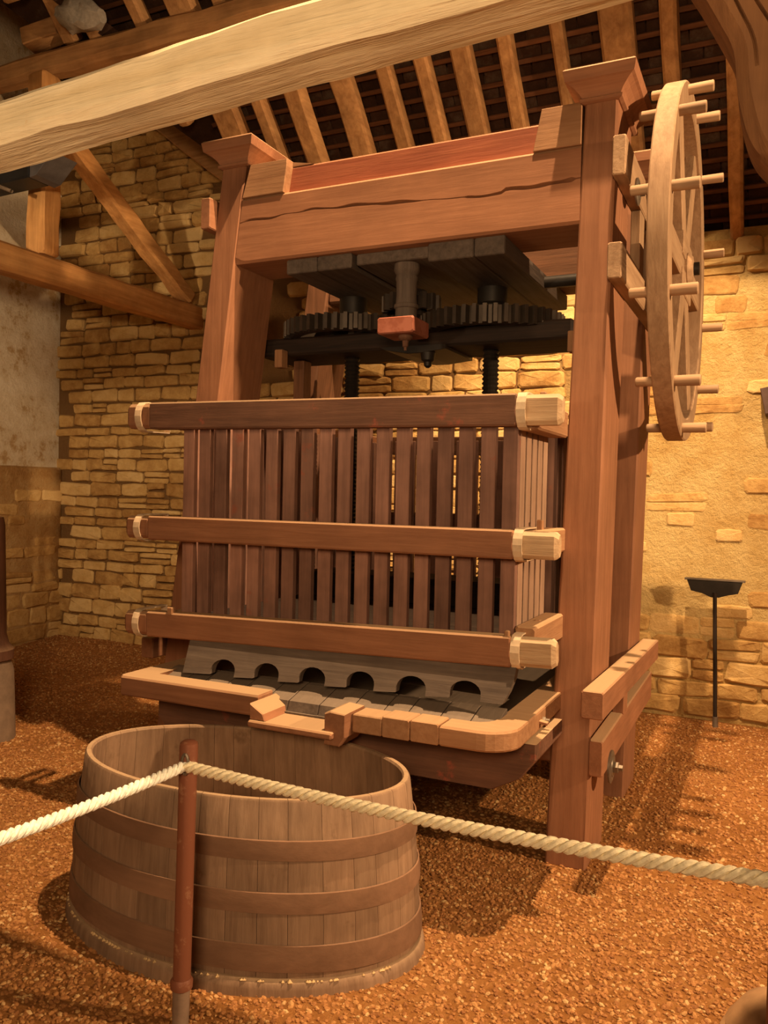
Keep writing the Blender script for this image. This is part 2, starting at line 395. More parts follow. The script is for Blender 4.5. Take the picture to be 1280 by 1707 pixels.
def back_top(x):
    return min(6.4, 4.68-.78*(x+4.84)) if x < -3.4 else 3.56
wm = MB(); wm.prism([(-7.3, -.1), (2.6, -.1), (2.6, 3.56), (-3.4, 3.56), (-4.84, 4.76), (-6.85, 6.32), (-7.3, 6.32)], 6.5, 6.95)
wall_back = mk('wall_back', wm, M_mortar); wall_back['kind'] = 'structure'
def keep_back(c, r):
    if c.z > back_top(c.x)-.08: return False
    if c.x < -6.85: return False
    if -4.95 < c.x < -4.1 and c.z > 2.6: return r.random() < .08      # smooth plastered strip
    if c.x > -1.4 and .75 < c.z < 3.25:                                # right: stones mostly buried in mortar
        return r.random() < .27
    return True
def depth_back(c, r):
    if c.x > -1.4 and .6 < c.z < 3.2: return r.uniform(.002, .011)
    if c.x > -3: return r.uniform(.012, .03)
    return r.uniform(.018, .045)
lay_stones(wall_back, (0, 6.5, 0), (1, 0, 0), None, keep_back, depth_back, .085, .15, .17, .44, -6.9, 1.2, 6.0, 11, 300, 0)

wl = MB(); wl.box(-7.35, -6.92, -3, 6.9, -.1, 6.6, .0)
wall_left = mk('wall_left', wl, M_plaster); wall_left['kind'] = 'structure'
lay_stones(wall_left, (-6.865, 0, 0), (0, 1, 0), None, lambda c, r: c.z < .75 or (c.z < 1.75 and r.random() < .35), lambda c, r: r.uniform(.006, .03),
           .09, .16, .2, .5, 3.6, 6.45, 1.75, 5, 60, PI/2)
# the lower wall is thicker and ends in a ledge
lg = MB(); lg.bar((-6.93, -3, .87), (-6.93, 6.5, .87), .14, 1.86, .02, 60, .012); mk('wall_base', lg, M_base, wall_left, True)

RZ0 = 3.62                      # roof underside of laths at y=6.5, slope 1
def roofz(y): return RZ0 + (6.5-y)
cm = MB()
def sheet(pts, nrm=(0, .06, .06)):
    n = len(pts); q = [Vector(p)+Vector(nrm) for p in pts]
    cm.add(list(map(Vector, pts))+q, [tuple(range(n)), tuple(range(n, 2*n))]+[(i, (i+1) % n, n+(i+1) % n, n+i) for i in range(n)])
def rp(x, y, d=.1): return (x, y+d*.7, roofz(y)+d*.7)
sheet([rp(3.0, 6.9), rp(-3.15, 6.72), rp(-7.0, 3.75), rp(-7.4, 3.1), rp(-7.4, .6), rp(3.0, .6)])
sheet([(3.0, .6, roofz(.6)+.1), (-7.4, .6, roofz(.6)+.1), (-7.4, -4, roofz(.6)-4.4), (3.0, -4, roofz(.6)-4.4)], (0, -.06, .06))
sheet([(-2.6, 6.9, 3.36), (-7.4, 6.9, 7.10), (-7.4, 2.55, 7.10)], (.06, 0, .08))
ceiling = mk('ceiling', cm, M_tile); ceiling['kind'] = 'structure'
RAF = [(-4.155, -3.93), (-3.77, -3.66), (-3.465, -3.31), (-3.075, -2.90), (-2.69, -2.57), (-2.39, -2.28), (-2.115, -1.97), (-1.785, -1.68), (-1.42, -1.34),
       (-1.11, -.91), (-.745, -.64), (-.37, -.28), (-5.57, -5.36), (-5.2, -5.06), (-4.95, -4.83), (-4.49, -4.38), (0.0, .12), (.4, .52), (.8, .92)]
for i, (a, b) in enumerate(RAF):
    w = b-a; mb = MB(); x = (a+b)/2; dp = .12
    y1 = 6.62; y0 = 3.0
    if x < -3.4: y1 = min(y1, 8.93+.78*x)
    dx = rnd.uniform(-.03, .03)
    mb.bar((x+dx, y0, roofz(y0)-dp/2*1.0-.01), (x-dx*.3, y1, roofz(y1)-dp/2-.01), w, dp, .018, 10, .012 if i not in (3, 2) else .022, seed=i)
    mk('rafter', mb, W_roof('y'), ceiling, True)
k = 0; y = 6.5
while y > 3.2:
    mb = MB(); xl = -6.9
    if y > 3.6: xl = max(-6.9, (y-8.9)/.78+.02)
    dz = rnd.uniform(-.004, .004)
    mb.bar((xl, y, roofz(y)+.015+dz), (1.6, y+rnd.uniform(-.015, .015), roofz(y)+.015), .032, .022, .003, 6, .006, upv=(0, 1, 1), seed=k)
    mk('lath', mb, W_lath('x'), ceiling); k += 1; y -= .078
# clay tiles lying on the laths
tmb = MB(); tmb.bar((0, -.09, 0), (0, .09, 0), .165, .014, .004, 2, .0)
TILE = mesh_of('roof_tile', tmb, M_tile)
tiles = []; y = 6.55; row = 0
while y > 3.3:
    x = -6.8 + (row % 2)*.085
    while x < 1.5:
        xl = -7 if y < 3.6 else (y-8.9)/.78+.1
        if x > xl: tiles.append(Vector((x, y, roofz(y)+.062+rnd.uniform(0, .012))))
        x += .17
    y -= .078; row += 1
RH = [(0, 120, 270, 1000), (350, 270, 900, 1700), (900, 110, 1070, 1700)]
def tarea(c):
    p = project(c); return in_view(c, RH)/p[2] if p else 0
tiles.sort(key=tarea, reverse=True); mb = MB()
for i, c in enumerate(tiles):
    e = Euler((math.radians(-45+rnd.uniform(-9, -3)), rnd.uniform(-.06, .06), rnd.uniform(-.05, .05)))
    if i < 300 and tarea(c) > 0: copy_of(TILE, 'roof_tile', ceiling, c, e)
    else:
        m = Matrix.LocRotScale(c, e, Vector((1, 1, 1))); mb.add([m @ v.co for v in TILE.vertices], [tuple(p.vertices) for p in TILE.polygons])
o = mk('tile_mass', mb, M_tile, ceiling); o['kind'] = 'stuff'

# ------------------------------------------------------------------ roof carpentry (each timber a thing)
def timber(name, label, p0, p1, w, h, mat, ch=.03, seg=24, jit=.02, seed=0, group=None, upv=None):
    mb = MB(); mb.bar(p0, p1, w, h, ch, seg, jit, seed=seed, upv=upv)
    return tag(mk(name, mb, mat, None, True, loc=p0), label, 'beam', group)
timber('tie_beam', 'massive pale limewashed tie beam crossing the top of the picture', (-4.6, 2.335, 2.895), (2.4, 2.335, 3.21), .235, .165, W_pale('x'), .028, 90, .010, 2)
timber('purlin', 'rough brown purlin log behind the pale tie beam at upper left', (-6.15, 4.93, 4.98), (2.2, 4.93, 4.98), .17, .19, W_roof('x'), .04, 40, .02, 5)
timber('tie_beam', 'orange lower tie beam running from the left edge into the stone wall', (-5.12, 1.5, 3.245), (-5.12, 6.52, 3.245), .17, .21, W_orange('y'), .02, 30, .014, 8)
timber('king_post', 'short upright orange post standing on the left tie beam', (-5.13, 4.645, 3.36), (-5.13, 4.645, 4.72), .18, .18, W_orange('z'), .02, 14, .012, 9)
timber('strut', 'slanting orange strut rising from the wall end of the left tie beam', (-5.12, 6.36, 3.40), (-5.12, 4.80, 4.36), .16, .14, W_orange('y'), .02, 20, .02, 12)
timber('rake_timber', 'dark inclined timber along the top of the stone gable at left', (-5.62, 6.37, 5.24), (-4.5, 6.37, 4.38), .14, .16, W_roof('x'), .015, 14, .01, 14)
timber('packing_block', 'short sawn block of wood lying on the purlin at upper left', (-5.55, 4.84, 5.17), (-5.25, 4.90, 5.23), .16, .14, W_roof('x'), .008, 2, .004, 15)
# curved knee brace at upper right
L_ = [(-.27, 3.0), (-.25, 2.96), (-.226, 2.919), (-.172, 2.814), (-.133, 2.728), (-.12, 2.618), (-.091, 2.506), (-.047, 2.438), (.06, 2.33), (.25, 2.2), (.62, 2.0)]
R_ = [(.30, 3.0), (.33, 2.99), (.36, 2.95), (.40, 2.88), (.43, 2.8), (.46, 2.72), (.49, 2.65), (.53, 2.6), (.6, 2.54), (.72, 2.5), (.95, 2.45)]
mb = MB(); rings = []
def dense(P, k=5):
    out = []
    for i in range(len(P)-1):
        p0, p1, p2, p3 = [Vector(P[max(0, min(len(P)-1, j))]) for j in (i-1, i, i+1, i+2)]
        for q in range(k):
            t = q/k; out.append(.5*((2*p1)+(p2-p0)*t+(2*p0-5*p1+4*p2-p3)*t*t+(3*p1-p0-3*p2+p3)*t**3))
    return out+[Vector(P[-1])]
for (a, b), (c, d) in zip(dense(L_), dense(R_)):
    k = len(rings)/50; g = max(0, .03*(1-k/.62)); pts = [(a+.03, 2.24, b)]
    for f, on_ in ((.045, g*.9 if k < .45 else 0), (.125, g)):
        for df, dp in ((-.009, 0), (0, on_), (.009, 0)):
            q = f+df+.012*math.sin(k*9+f*20); pts.append((a+.03+(c-a-.03)*q, 2.24+dp, b+(d-b)*q))
    rings.append([Vector(p) for p in pts + [(c, 2.24, d)]] + [Vector(p) for p in ( (c, 2.46, d), (a+.03, 2.46, b), (a, 2.43, b), (a, 2.27, b))])
mb.rings(rings)
tag(mk('knee_brace', mb, wood('brace_wood', (.15, .064, .025), (.25, .115, .045), 'z', grain=.5, vary=.3, bump=.8), None, True, loc=(.1, 2.35, 2.4)), 'large curved orange-brown brace at the upper right edge', 'beam')
# grey rag caught in the rafters
mb = MB(); n = 14; R = []
for i in range(9):
    t = i/8; c = Vector((-5.06+.40*t, 4.72+.02*t, 5.20-.08*t)); rr = .11*math.sin(PI*(.12+.8*t))**.6
    R.append([c + Vector((0, math.cos(2*PI*j/n)*rr*(1+.5*noise.noise(Vector((t*6, j*1.7, 1)))), math.sin(2*PI*j/n)*rr*1.1*(1+.6*noise.noise(Vector((t*5, j*1.3, 4)))))) for j in range(n)])
mb.rings(R); tag(mk('rag', mb, M_rag, None, True, loc=(-4.8, 4.8, 5.05)), 'crumpled grey rag tucked between the rafters at upper left', 'cloth')

# black spot projector on the king post
pj = thing('projector', 'black box projector with loose cable under the pale beam at left', 'lamp', (-4.9, 4.3, 3.75))
mb = MB(); mb.bar((-5.75, 4.34, 3.84), (-4.86, 4.36, 3.87), .2, .16, .012); mk('casing', mb, M_black, pj)
mb = MB(); mb.prism([(-4.86, 3.79), (-4.80, 3.80), (-4.64, 3.94), (-4.86, 3.95)], 4.27, 4.5, 'y', .006); mk('side_plate', mb, M_grey, pj)
mb = MB(); mb.tube([(-5.35, 4.19, 4.0), (-5.28, 4.18, 3.86), (-5.2, 4.18, 3.79), (-5.08, 4.2, 3.73), (-5.0, 4.24, 3.70), (-5.1, 4.2, 3.74), (-5.25, 4.18, 3.77), (-5.45, 4.18, 3.76), (-5.7, 4.2, 3.72)], .014, 8); mk('cable', mb, plain('cable', (.2, .14, .09)), pj, True)

# ------------------------------------------------------------------ the wine press
press = thing('wine_press', 'tall reddish-brown timber wine press with spoked side wheel on the gravel', 'press', (-1.75, 4.25, 0))
def part(name, mb, mat, smooth=False, parent=None): return mk(name, mb, mat, parent or press, smooth)
def lx(z): return -3.113+.1272*z      # left post, left edge
def lr(z): return -2.946+.1216*z      # left post, right edge
def rx(z): return -.887+.0275*z
def rr_(z): return -.708+.0150*z
for nm, fl_, fr_, y0, y1 in (('l', lx, lr, 3.61, 3.99), ('r', rx, rr_, 3.61, 3.97), ('l', lx, lr, 4.58, 4.93), ('r', rx, rr_, 4.58, 4.93)):
    mb = MB(); mb.quadpost((fl_(0), fr_(0), y0-.01, y1, -.03), (fl_(3.31), fr_(3.31), y0, y1, 3.31), 6)
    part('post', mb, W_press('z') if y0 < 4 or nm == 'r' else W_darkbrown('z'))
def cap(x0, x1, y0, y1):
    mb = MB(); R = []
    for z, o in ((3.285, .0), (3.29, .014), (3.302, .016), (3.308, .008), (3.325, .018), (3.345, .038), (3.358, .058), (3.362, .07), (3.405, .078), (3.414, .07), (3.415, .0)):
        a, b, c, d = x0-o, x1+o, y0-o, y1+o
        R.append([Vector(p) for p in ((a, c, z), (b, c, z), (b, d, z), (a, d, z))])
    mb.rings(R); part('post_cap', mb, W_press('x'))
for f0, f1 in ((lx, lr), (rx, rr_)):
    cap(f0(3.34)-.005, f1(3.34)+.005, 3.605, 4.0); cap(f0(3.34)-.005, f1(3.34)+.005, 4.57, 4.94)
# front beam with a long open crack
def crack_beam(x0a, x0b, x1, y0, y1, z0, z1):
    R = []; n = 90
    for i in range(n+1):
        t = i/n; zc = 2.985+.025*math.sin(t*5.2+.4)+.012*noise.noise(Vector((t*14, 0, 0)))
        g = .002 + .010*max(0, noise.noise(Vector((t*9, 3.1, 0)))+.35)*(1 if t < .62 or t > .70 else .1)
        if t > .80: zc += .01; g += .006*max(0, noise.noise(Vector((t*25, 7, 0)))+.3)
        if t > .985 or t < .012: g = .003
        dp = .035 if g > .003 else .012
        c = .012
        def xx(z): return (x0a+(x0b-x0a)*(z-z0)/(z1-z0))*(1-t)+x1*t
        notch = .022*math.exp(-((t)/.018)**2)
        pts = [(y0+c, z0), (y0, z0+c+notch), (y0, zc-g), (y0+dp, zc), (y0, zc+g), (y0, z1-c), (y0+c, z1), (y1, z1), (y1, z0)]
        R.append([Vector((xx(z), yy, z)) for yy, z in pts])
    mb = MB(); mb.rings(R); return mb
part('cross_beam', crack_beam(-2.607, -2.562, -.808, 3.612, 3.95, 2.785, 3.12), W_press('x'))
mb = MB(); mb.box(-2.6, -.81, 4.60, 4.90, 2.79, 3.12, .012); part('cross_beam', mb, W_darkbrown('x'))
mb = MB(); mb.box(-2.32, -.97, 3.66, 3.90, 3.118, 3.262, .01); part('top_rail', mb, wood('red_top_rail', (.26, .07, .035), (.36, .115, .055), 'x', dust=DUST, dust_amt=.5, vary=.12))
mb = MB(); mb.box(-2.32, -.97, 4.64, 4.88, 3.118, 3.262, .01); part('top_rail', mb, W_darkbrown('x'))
mb = MB(); mb.prism([(-2.562, 3.12), (-2.312, 3.12), (-2.292, 3.25), (-2.292, 3.285), (-2.515, 3.285)], 3.604, 3.92, 'y', .004); part('shoulder_block', mb, W_tan('x'))
mb = MB(); mb.prism([(-1.02, 3.12), (-.808, 3.12), (-.808, 3.30), (-.985, 3.30)], 3.604, 3.92, 'y', .004); part('shoulder_block', mb, W_tan('x'))
mb = MB(); mb.prism([(-2.292, 3.262), (-2.292, 3.285), (-2.17, 3.262)], 3.66, 3.92, 'y', .0); part('wedge', mb, W_tan('x'))
# planks slung beneath the beams, running front to back
for x0, x1, z0 in ((-2.31, -2.13, 2.712), (-2.128, -1.935, 2.712), (-1.528, -1.30, 2.70), (-1.297, -1.15, 2.70)):
    mb = MB(); mb.box(x0, x1, 3.645, 4.88, z0, 2.785, .006); part('bearer_plank', mb, W_grey('y'))
mb = MB(); mb.box(-1.925, -1.535, 3.68, 4.88, 2.73, 2.785, .006); part('bearer_plank', mb, W_grey('y'))
# side frame timbers between front and back posts
def rail(x0, x1, y0, y1, za, zb, h, name='side_rail', mat=None):
    mb = MB(); mb.bar(((x0+x1)/2, y0, za), ((x0+x1)/2, y1, zb), abs(x1-x0), h, .006); return part(name, mb, mat or W_press('y'))
rail(-.690, -.600, 3.33, 5.00, .775, .735, .112)
rail(-.694, -.635, 3.535, 5.02, .50, .525, .155)
rail(-.665, -.610, 3.55, 5.0, 3.03, 3.03, .165, mat=W_wheel('y'))
rail(-.675, -.615, 3.55, 5.0, 2.595, 2.595, .15, mat=W_wheel('y'))
rail(-2.785, -2.725, 3.55, 5.0, 3.05, 3.05, .16)
rail(-3.10, -3.02, 3.50, 5.0, .74, .74, .11)
mb = MB(); mb.box(-.685, -.63, 4.02, 4.12, .58, .70, .004); part('cleat', mb, W_press('z'))
mb = MB(); mb.box(-.66, -.615, 4.02, 4.14, 2.67, 2.945, .004); part('cleat', mb, W_wheel('z'))
mb = MB(); mb.box(-.66, -.615, 4.33, 4.45, 2.67, 2.945, .004); part('cleat', mb, W_wheel('z'))
def bolt(x, y, z, d=(1, 0, 0), r=.055):
    mb = MB(); p = Vector((x, y, z)); d = Vector(d)
    mb.lathe([(0, r), (.008, r), (.010, r*.9), (.012, r*.85), (.012, r*.6), (.016, r*.55)], p, d, 24)
    b = part('bolt', mb, M_metal, True)
    mb = MB(); mb.lathe([(.014, r*.36), (.036, r*.36), (.038, r*.3), (.038, r*.2), (.055, r*.2)], p, d, 6); mk('nut', mb, M_metal, b)
bolt(-.635, 3.72, .42, r=.072); bolt(-.86, 3.3, .70, r=.04); bolt(-.61, 3.85, 2.97, r=.06)
mb = MB(); mb.bar((-.9, 3.25, .715), (-.80, 3.25, .70), .03, .012, .002); part('wedge', mb, W_press('x'))

# --- hand wheel on its axle
WX, WY, WZ, WR = -.472, 4.37, 2.74, .845
mb = MB(); N = 72; R = []
for i in range(N):
    a = 2*PI*i/N; c, s_ = math.cos(a), math.sin(a)
    R.append([Vector((WX+x, WY+r*c, WZ+r*s_)) for x, r in ((-.045, WR-.006), (-.039, WR), (.039, WR), (.045, WR-.006), (.045, WR-.105), (.039, WR-.11), (-.039, WR-.11), (-.045, WR-.105))])
mb.rings(R, closed=True); wheel = part('hand_wheel', mb, W_wheel('z'), True)
for k in range(6):
    a = PI/3*k + math.radians(1); d = Vector((0, math.cos(a), math.sin(a))); c = Vector((WX, WY, WZ))
    mb = MB(); mb.bar(c+d*.07, c+d*(WR-.06), .055, .13, .006, upv=Vector((0, -math.sin(a), math.cos(a)))); mk('spoke', mb, W_wheel('z' if k % 3 else 'y'), wheel)
for sgn in (-1, 1):
    mb = MB(); mb.box(WX-.035+sgn*.0, WX+.035, WY-.20, WY+.20, WZ+sgn*.085-.055, WZ+sgn*.085+.055, .005); mk('hub_clamp', mb, W_wheel('y'), wheel)
mb = MB(); mb.lathe([(0, .05), (.02, .075), (.1, .08), (.12, .06), (.125, .03)], (WX-.06, WY, WZ), (1, 0, 0), 20); mk('hub', mb, W_wheel('x'), wheel, True)
mb = MB(); mb.cyl((-1.2, WY, WZ), (WX+.09, WY, WZ), .032, n=16); part('axle', mb, M_iron, True)
for k in range(12):
    a = PI/6*k + math.radians(20); c = Vector((WX, WY+(WR-.04)*math.cos(a), WZ+(WR-.04)*math.sin(a)))
    mb = MB(); mb.cyl(c+Vector((-.12, 0, 0)), c+Vector((.155, 0, 0)), .021, .025, 14, .004); mk('peg', mb, W_wheel('x'), wheel, True)

# --- gears, screws, yoke
def gear(cx, cy, z0, z1, r, teeth, mat, tip=.04):
    mb = MB(); n = teeth*4; prof = []
    for i in range(n):
        rad = r if i % 4 in (0, 1) else r-tip; a = 2*PI*(i+.5*(i % 2))/n
        prof.append((math.cos(a)*rad, math.sin(a)*rad))
    ri = r*.78
    R = [[Vector((cx+x, cy+y, z)) for x, y in prof] for z in (z0, z1)]
    inn = [[Vector((cx+math.cos(2*PI*(i)/n)*ri, cy+math.sin(2*PI*(i)/n)*ri, z)) for i in range(n)] for z in (z1, z0)]
    mb.rings(R+inn, closed=True)
    for k in range(6):
        a = 2*PI*k/6+.3; d = Vector((math.cos(a), math.sin(a), 0)); c = Vector((cx, cy, (z0+z1)/2)); mb.bar(c+d*.05, c+d*(ri+.01), .05, (z1-z0)*.6, .004)
    mb.cyl((cx, cy, z0-.02), (cx, cy, z1+.03), .085, n=20)
    return part('gear', mb, mat)
gear(-2.23, 4.25, 2.47, 2.555, .40, 46, M_tooth); gear(-1.405, 4.25, 2.45, 2.54, .385, 46, M_tooth)
gear(-1.815, 4.12, 2.575, 2.66, .16, 16, M_tooth, .03)
for x in (-2.235, -1.403):
    prof = []; z = .95; i = 0
    while z < 2.74: prof.append((z, .037 if i % 2 else .046)); z += .012; i += 1
    mb = MB(); mb.lathe(prof, (x, 4.25, 0), (0, 0, 1), 16); part('screw', mb, M_iron)
    mb = MB(); mb.lathe([(2.56, .10), (2.60, .10), (2.62, .08), (2.74, .08)], (x, 4.25, 0), (0, 0, 1), 20); part('bearing', mb, M_iron, True)
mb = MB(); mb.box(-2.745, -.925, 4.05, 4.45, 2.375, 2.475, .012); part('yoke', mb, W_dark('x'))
mb = MB(); mb.prism([(-1.96, 2.385), (-1.58, 2.385), (-1.58, 2.36), (-1.72, 2.345), (-1.80, 2.345), (-1.93, 2.37)], 4.04, 4.46, 'y', .004); part('yoke_plate', mb, M_iron)
mb = MB(); mb.lathe([(2.27, .008), (2.28, .02), (2.30, .022), (2.31, .035), (2.35, .04)], (-1.695, 4.08, 0), (0, 0, 1), 14); part('pin', mb, M_iron, True)
for x0, x1 in ((-2.595, -2.545), (-.935, -.90)):
    mb = MB(); mb.box(x0, x1, 3.985, 4.05, 2.30, 2.40, .004); part('guide_block', mb, W_tan('z'))
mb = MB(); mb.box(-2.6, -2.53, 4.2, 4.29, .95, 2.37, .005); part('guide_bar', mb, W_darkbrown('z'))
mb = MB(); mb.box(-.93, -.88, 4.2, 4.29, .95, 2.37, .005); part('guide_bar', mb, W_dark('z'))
# turned spindle hanging under the beam
mb = MB(); mb.lathe([(2.73, .062), (2.70, .064), (2.685, .058), (2.675, .052), (2.66, .056), (2.645, .052), (2.58, .050), (2.535, .053), (2.53, .060), (2.515, .060), (2.51, .053), (2.45, .056)], (-1.684, 3.76, 0), (0, 0, 1), 24); part('spindle', mb, W_grey('z'), True)
mb = MB(); mb.box(-1.795, -1.60, 3.66, 3.86, 2.378, 2.458, .008); part('spindle_block', mb, M_redblock)
mb = MB(); mb.lathe([(2.38, .034), (2.366, .036), (2.358, .03), (2.352, .016), (2.325, .014), (2.32, .008), (2.305, .007)], (-1.675, 3.74, 0), (0, 0, 1), 14); part('spindle_tip', mb, W_red('z'), True)

# --- bed and juice tray
mb = MB(); mb.prism([(-2.62, .66), (-.80, .66), (-.80, .60), (-.86, .52), (-.97, .462), (-2.55, .462), (-2.62, .53)], 3.08, 3.5, 'y', .006); part('bed_beam', mb, W_red('x'))
mb = MB(); mb.box(-2.9, -.86, 4.05, 4.45, .40, .66, .01); part('bed_beam', mb, W_red('x'))
mb = MB(); mb.box(-2.9, -.86, 5.0, 5.3, .46, .66, .01); part('bed_beam', mb, W_darkbrown('x'))
for y in (3.72, 4.72):
    mb = MB(); mb.box(-2.98, -.70, y-.07, y+.07, .42, .60, .01); part('sill', mb, W_press('x'))
TX0, TX1, TY = -2.655, -.832, 2.85
mb = MB(); mb.prism([(TX0+.08, TY+.09), (TX1-.08, TY+.09), (TX1-.08, 5.25), (TX0+.08, 5.25)], .655, .685, 'z'); part('tray_bottom', mb, W_grey('y'))
x = TX0+.10
while x < TX1-.14:
    w = rnd.uniform(.10, .15); x2 = min(x+w, TX1-.10)
    mb = MB(); mb.prism([(TY+.10, .684), (3.14, .684), (3.14, .768), (TY+.26, .765), (TY+.115, .725)], x+.002, x2-.002, 'x', .003); part('tray_board', mb, W_grey('y')); x = x2
# rim: left front bar, corner, left and right side bars
mb = MB(); mb.prism([(TX0+.02, TY), (-1.905, TY), (-1.905, TY+.11), (TX0+.135, TY+.11), (TX0+.135, 5.3), (TX0, 5.3), (TX0, TY+.02)], .672, .760, 'z', .008); part('tray_rim', mb, W_press('x'))
def arc(cx, cy, r, a0, a1, n): return [(cx+r*math.cos(a0+(a1-a0)*i/n), cy+r*math.sin(a0+(a1-a0)*i/n)) for i in range(n+1)]
poly = [(-1.105, TY)] + arc(TX1-.13, TY+.13, .13, -PI/2, 0, 6) + [(TX1, 5.3), (TX1-.11, 5.3), (TX1-.11, TY+.2)] + arc(TX1-.19, TY+.19, .08, 0, -PI/2, 4) + [(-1.105, TY+.11)]
mb = MB(); mb.prism(poly, .672, .748, 'z', .008); part('tray_rim', mb, W_tan('x'))
xs = [-1.47, -1.342, -1.225, -1.108]
for a, b in zip(xs, xs[1:]):
    mb = MB(); z1 = .748+rnd.uniform(-.006, .006); mb.box(a+.0018, b-.0018, TY+rnd.uniform(-.004, .004), TY+.115, .672, z1, .0045); part('rim_block', mb, W_tan('y'))
mb = MB(); mb.box(-1.905, -1.52, TY-.075, TY+.14, .650, .677, .006); sp = part('spout', mb, W_press('y'))
mb = MB(); mb.prism([(-1.905, .678), (-1.83, .678), (-1.84, .705), (-1.905, .742)], TY-.06, TY+.14, 'y', .005); mk('spout_cheek', mb, W_press('y'), sp)
mb = MB(); mb.prism([(-1.565, .622), (-1.50, .622), (-1.473, .66), (-1.473, .75), (-1.54, .755), (-1.565, .745)], TY-.05, TY+.12, 'y', .005); mk('spout_cheek', mb, W_press('y'), sp)
# arched drain board under the cage
AR = .065; cs = [-2.216+.2276*i for i in range(6)]
top = [(-.885, .965), (-2.43, .925)]
poly = [(-2.43, .765)]
for c in cs:
    zb = .768+(c+2.43)*.030
    poly.append((c-AR, zb)); poly += [(c-AR*math.cos(PI*i/10), zb+.022+AR*.72*math.sin(PI*i/10)) for i in range(11)]; poly.append((c+AR, zb))
poly += [(-.925, .808), (-.905, .85), (-.89, .90)] + top
def skew(v):                      # the foot of the board leans forward
    v.y += -(0.95-v.z)*.35
mb = MB(); mb.prism(poly, 3.085, 3.125, 'y')
for v in mb.v: skew(v)
part('drain_board', mb, W_grey('x'))

# ------------------------------------------------------------------ pressing cage (lifts out of the press)
cage = thing('pressing_cage', 'large slatted red-brown pressing cage held by three rows of rails', 'press cage', (-1.73, 4.2, .77))
X0, X1, YF, YB = -2.545, -.918, 3.145, 5.35
sm = MB(); sm.box(-.031, .031, -.016, .016, 0, 1.0, .003); SL = mesh_of('slat', sm, W_slat('z'))
def slat(x, y, z0, z1, rz): copy_of(SL, 'slat', cage, (x, y, z0), (0, 0, rz), (1, 1, z1-z0))
NS = 18; pitch = (X1-X0-.062)/(NS-1)
for i in range(NS):
    x = X0+.031+i*pitch
    slat(x, YF+.016+rnd.uniform(-.002, .002), .93, 1.97, 0); slat(x, YB, .93, 1.97, 0)
SD = mesh_of('slat', sm, wood('lit_side_slat', (.30, .18, .12), (.42, .27, .18), 'z', vary=.2))  # lighter copy of the slat wood, strong side light put into its colour
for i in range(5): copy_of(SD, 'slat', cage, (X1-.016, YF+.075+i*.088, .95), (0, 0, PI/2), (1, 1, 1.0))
for i in range(18):
    slat(X1-.016, 3.75+i*.088, .95, 1.95, PI/2)
for i in range(25): slat(X0+.016, YF+.075+i*.088, .95, 1.95, PI/2)
def cage_part(name, mb, mat, smooth=False, parent=None): return mk(name, mb, mat, parent or cage, smooth)
for nm, zl, zr, h, mat, wt in (('t', 1.942, 1.930, .124, W_red('x'), 0), ('m', 1.416, 1.416, .112, W_press('x'), 0), ('b', .964, 1.005, .118, W_press('x'), 0)):
    def zz(x): return zl+(zr-zl)*(x-X0)/(X1-X0)
    yc = 3.105
    mb = MB(); mb.bar((-2.685, yc-.005, zz(-2.685)), (-.905, yc-.005, zz(-.905)), .078, h, .007); front = cage_part('rail', mb, mat)
    for x0, x1 in ((-2.83, -2.68), (-.91, -.735)):
        mb = MB(); hh = h*.94
        mb.bar((x0, yc-.002, zz(x0)), (x1, yc-.002, zz(x1)), .066, hh, .016); mk('rail_end', mb, W_dusty('x') if x1 > -1 else W_press('x'), front)
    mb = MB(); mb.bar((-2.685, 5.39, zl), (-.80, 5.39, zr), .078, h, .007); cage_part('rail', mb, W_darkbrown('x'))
    dz = (-.015 if nm == 't' else .0 if nm == 'm' else .035)
    mb = MB(); mb.bar((-.873, 3.145, zr+dz), (-.873, 3.60, zr+dz), .085, h*.92, .008); cage_part('rail', mb, W_tan('y'))
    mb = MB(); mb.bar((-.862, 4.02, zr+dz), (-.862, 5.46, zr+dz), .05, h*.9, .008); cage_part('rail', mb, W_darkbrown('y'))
    mb = MB(); mb.bar((X0-.04, 3.145, zl), (X0-.04, 5.46, zl), .075, h*.92, .008); cage_part('rail', mb, W_press('y'))
    # iron straps binding front and side rails at the corners
    for xc, zc in ((-.888, zz(-.888)), (-2.748, zz(-2.748))):
        a = h/2+.002; y0 = yc-.045; y1 = yc+.16
        path = [(xc, y1, zc-a), (xc, y0+.05, zc-a-.004)] + [(xc, y0+.045+.045*math.cos(t), zc+(a+.001)*math.sin(t)) for t in [-PI/2-PI*i/8 for i in range(1, 8)]] + [(xc, y0+.05, zc+a), (xc, y1, zc+a), (xc, y1, zc)]
        mb = MB(); mb.strip(path, (.036, 0, 0), .006, True); cage_part('strap', mb, M_strap, False)
    mb = MB(); mb.box(-.885, -.86, 3.32, 3.345, zr+h/2-.01, zr+h/2+.035, .004); cage_part('pin', mb, W_tan('z'))
mb = MB(); mb.box(-2.56, -2.53, 3.06, 3.09, 1.015, 1.05, .004); cage_part('pin', mb, W_tan('z'))
mb = MB(); mb.box(-.935, -.915, 3.07, 3.09, 1.055, 1.085, .004); cage_part('pin', mb, W_tan('z'))
# pressing lid inside the cage; near-black colour paints in the interior shade
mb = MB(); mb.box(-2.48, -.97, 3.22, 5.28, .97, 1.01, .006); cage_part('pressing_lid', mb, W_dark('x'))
mb = MB(); mb.box(-2.45, -1.0, 4.1, 4.4, 1.01, 1.15, .006); cage_part('lid_beam', mb, W_dark('x'))

